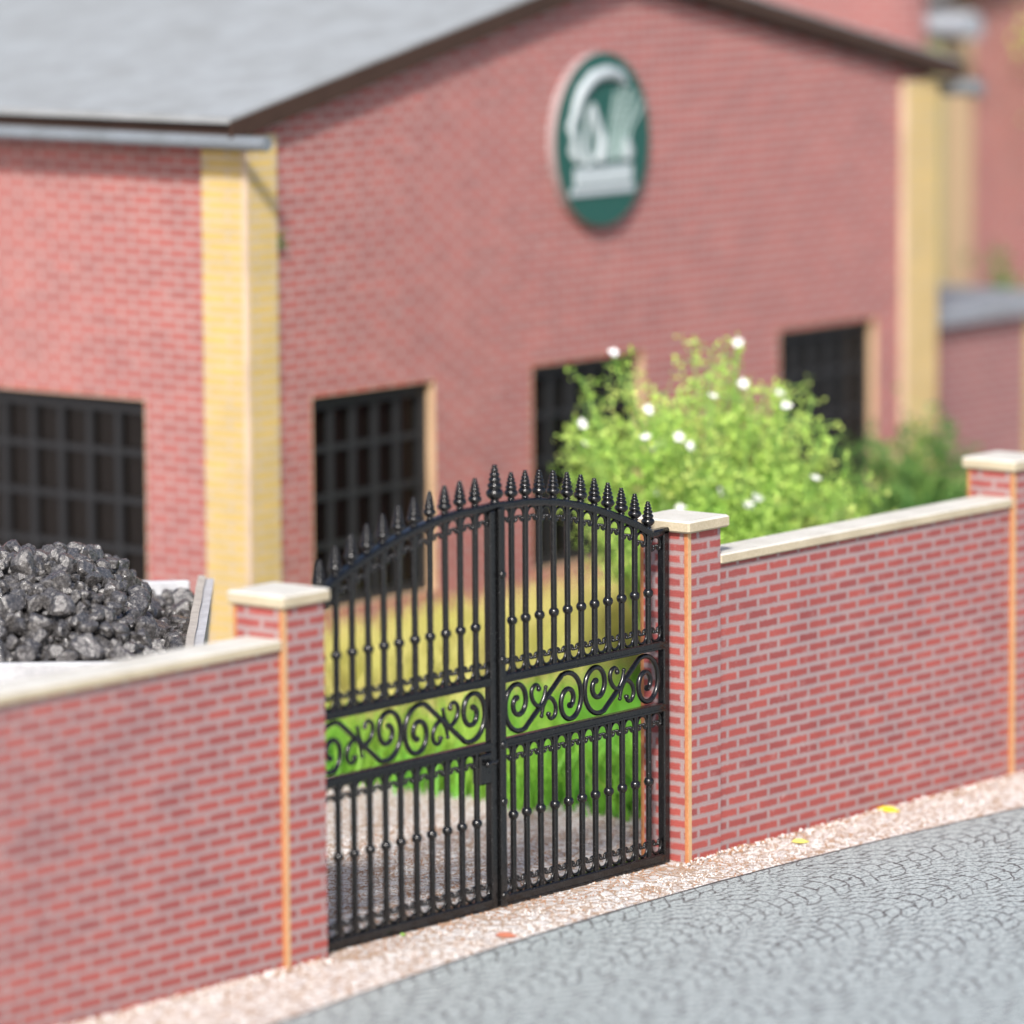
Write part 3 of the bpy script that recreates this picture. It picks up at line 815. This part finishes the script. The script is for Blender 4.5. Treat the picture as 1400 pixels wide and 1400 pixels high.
for q in vis:
    f = MB()
    for k in range(5):
        a = 2*PI*k/5; c, s = math.cos(a), math.sin(a); r = random.uniform(.036,.052)
        f.add([(0,0,0), (c*r*.6-s*r*.36, s*r*.6+c*r*.36, .012), (c*r, s*r, .02), (c*r*.6+s*r*.36, s*r*.6-c*r*.36, .012)], [(0,1,2,3)])
    f.ball((0,0,.01), .014, 6, 4)
    o = f.build('flower', M_petal, bp, uv=False); o.location = q + Vector((0,0,.02))
    o.rotation_euler = (random.uniform(.2,1.2), random.uniform(-.4,.4), random.uniform(-.9,-.3))
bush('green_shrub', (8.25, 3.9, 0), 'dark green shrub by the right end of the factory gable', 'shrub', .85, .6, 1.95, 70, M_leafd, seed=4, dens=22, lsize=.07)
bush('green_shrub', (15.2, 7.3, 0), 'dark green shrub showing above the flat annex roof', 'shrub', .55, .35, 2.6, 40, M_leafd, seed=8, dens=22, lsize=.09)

def grass(name, n, region, hmin, hmax, m, label, seed, w=.014):
    random.seed(seed); g_ = MB(); c = 0
    while c < n:
        x, y = region()
        h = random.uniform(hmin, hmax); a = random.random()*6.28; b_ = random.gauss(0, .32)*h; b2_ = random.gauss(0, .32)*h
        ca, sa = math.cos(a)*w, math.sin(a)*w
        g_.add([(x-ca,y-sa,0),(x+ca,y+sa,0),(x+b_*.35+ca*.8,y+b2_*.35+sa*.8,h*.55),(x+b_*.35-ca*.8,y+b2_*.35-sa*.8,h*.55),(x+b_,y+b2_,h)],
               [(0,1,2,3),(3,2,4)]); c += 1
    return tag(g_.build(name, m, uv=False), label, 'grass', kind='stuff')
def reg1():
    x = random.uniform(1.05, 6.4); y = random.uniform(.6, 5.1)
    x += .30*noise.noise(Vector((y*2.6, 0, 5))) + (random.random()**3)*-.25
    return x, y
grass('grass', 15000, reg1, .12, .50, M_grass, 'fresh green grass growing in the yard behind the gate', 2)
def reg2():
    return random.uniform(1.9, 6.8), 5.14 - abs(random.gauss(0, .45))
grass('tall_grass', 9000, reg2, .45, .98, M_straw, 'tall pale yellow grass along the foot of the gable wall', 6, .013)

tr = empty('small_tree', (16.6, 7.1, 0), 'small light green tree before the second brick building, at the right edge', 'tree')
random.seed(31); tk = MB(); cr = MB()
tk.tube([(0,0,0),(.03,.02,1.6),(-.02,0,3.2),(.0,.02,4.6)], [.09,.075,.06,.03], 8)
for k in range(26):
    a = random.random()*6.28; h = random.uniform(2.9, 4.6); L = random.uniform(.3,.75)
    e_ = Vector((math.cos(a)*L, math.sin(a)*L, h+random.uniform(.1,.5)))
    tk.tube([(0,0,h),(e_.x*.5,e_.y*.5,h+.12),tuple(e_)], [.025,.016,.008], 5)
    for q in range(60):
        c = e_ + Vector((random.gauss(0,.16),random.gauss(0,.16),random.gauss(0,.14)))
        quadleaf(cr, c, Vector((random.gauss(0,1),random.gauss(0,1),random.gauss(.2,1))), random.uniform(.06,.12), .03)
tk.build('trunk', mat('bark', (.12,.085,.06), .8), tr); cr.build('crown', M_leaf, tr, uv=False)
# ------------------------------------------------------------------ small fallen bits
def bit(name, x, y, s, m, label, cat, rz=0, z=None, group=None):
    b = MB()
    P = [(-1,0,.0),(-.5,.36,.16),(.2,.42,.2),(1,0,.06),(.2,-.42,.12),(-.5,-.36,.1),(0,0,.3)]
    b.add([(p[0]*s, p[1]*s, p[2]*s) for p in P] , [(0,5,6),(5,4,6),(4,3,6),(3,2,6),(2,1,6),(1,0,6)], 0, True)
    b.add([(p[0]*s, p[1]*s, p[2]*s-.004) for p in P], [(6,5,0),(6,4,5),(6,3,4),(6,2,3),(6,1,2),(6,0,1)], 0, True)
    o = b.build(name, m, uv=False); o.location = (x, y, hgt(x, y)+.012 if z is None else z); o.rotation_euler = (.25, .1, rz)
    return tag(o, label, cat, group)
M_yel = mat('yellow_leaf', (.75,.58,.03), .5); M_lime = mat('lime_leaf', (.35,.6,.12), .5); M_red = mat('brown_leaf', (.42,.15,.09), .6); M_yel2 = mat('pale_yellow_leaf', (.72,.66,.16), .5)
bit('fallen_leaf', 2.30, -.04, .085, M_yel, 'deep yellow fallen leaf on grit at the foot of the right wall', 'leaf', -1.1, group='fallen leaves on the pavement')
bit('fallen_leaf', 1.00, -.21, .066, M_yel2, 'pale yellow fallen leaf on grit between right gate pillar and road', 'leaf', -.6, group='fallen leaves on the pavement')
bit('fallen_leaf', -2.92, .06, .035, M_lime, 'tiny lime green leaf bit under the left gate leaf', 'leaf', .4, group='fallen leaves on the pavement')
bit('fallen_leaf', -2.56, -.48, .075, M_red, 'reddish brown fallen leaf on grit at the road edge below the gate', 'leaf', -.9, group='fallen leaves on the pavement')

M_chip = mat('white_chip', (.75,.74,.72), .6)
bit('plaster_chip', -.06, -.05, .03, M_chip, 'tiny white chip lying at the foot of the right gate pillar', 'chip', .7)
tf = MB(); random.seed(12)
for k in range(70):
    quadleaf(tf, Vector((random.gauss(0,.025), random.gauss(0,.02), random.gauss(0,.035))), Vector((random.gauss(0,1), random.gauss(0,1), random.gauss(0,1))), .03, .012)
o = tf.build('moss_tuft', M_leafd, uv=False); o.location = (1.95, 5.22, 3.78)
tag(o, 'tiny green moss tuft on the edge of the yellow corner pier', 'moss')
# ------------------------------------------------------------------ camera, light
al = math.radians(51.66); f_px = 7475.0; pitch = math.radians(7.6574); roll = .0066
fh = Vector((math.sin(al), math.cos(al), 0)); r = Vector((math.cos(al), -math.sin(al), 0))
F = fh*math.cos(pitch) + Vector((0,0,-math.sin(pitch))); U = fh*math.sin(pitch) + Vector((0,0,math.cos(pitch)))
R2 = (r - roll*U).normalized(); U2 = (U + roll*r).normalized()
cam = bpy.data.cameras.new('camera'); co = bpy.data.objects.new('camera', cam); COL.objects.link(co)
M3 = Matrix((R2, U2, -F)).transposed()
co.matrix_world = Matrix.Translation((-28.8147, -21.3114, 7.2)) @ M3.to_4x4()
cam.sensor_width = 36; cam.lens = f_px/1400*36; cam.clip_end = 5000; cam.clip_start = .5
cam.dof.use_dof = True; cam.dof.focus_distance = 35.9; cam.dof.aperture_fstop = cam.lens/1000/.52
cam.dof.aperture_blades = 0
scn.camera = co

travel = Vector((.66, .43, -.62)).normalized()
sun = bpy.data.lights.new('sun', 'SUN'); sun.energy = 4.0; sun.angle = math.radians(6); sun.color = (1, .955, .90)
so = bpy.data.objects.new('sun', sun); COL.objects.link(so); so.rotation_euler = travel.to_track_quat('-Z', 'Y').to_euler()
w = bpy.data.worlds.new('World'); scn.world = w; w.use_nodes = True
nt = w.node_tree; bg = nt.nodes['Background']
sky = nt.nodes.new('ShaderNodeTexSky'); sky.sky_type = 'NISHITA'; sky.sun_disc = False
sky.sun_elevation = math.asin(-travel.z); sky.sun_rotation = math.atan2(-travel.x, -travel.y)
sky.dust_density = 2.5; sky.air_density = .8
nt.links.new(sky.outputs[0], bg.inputs[0]); bg.inputs[1].default_value = .14
vs_ = scn.view_settings; vs_.view_transform = 'Standard'; vs_.look = 'None'; vs_.gamma = 1; vs_.exposure = .42; vs_.use_curve_mapping = False
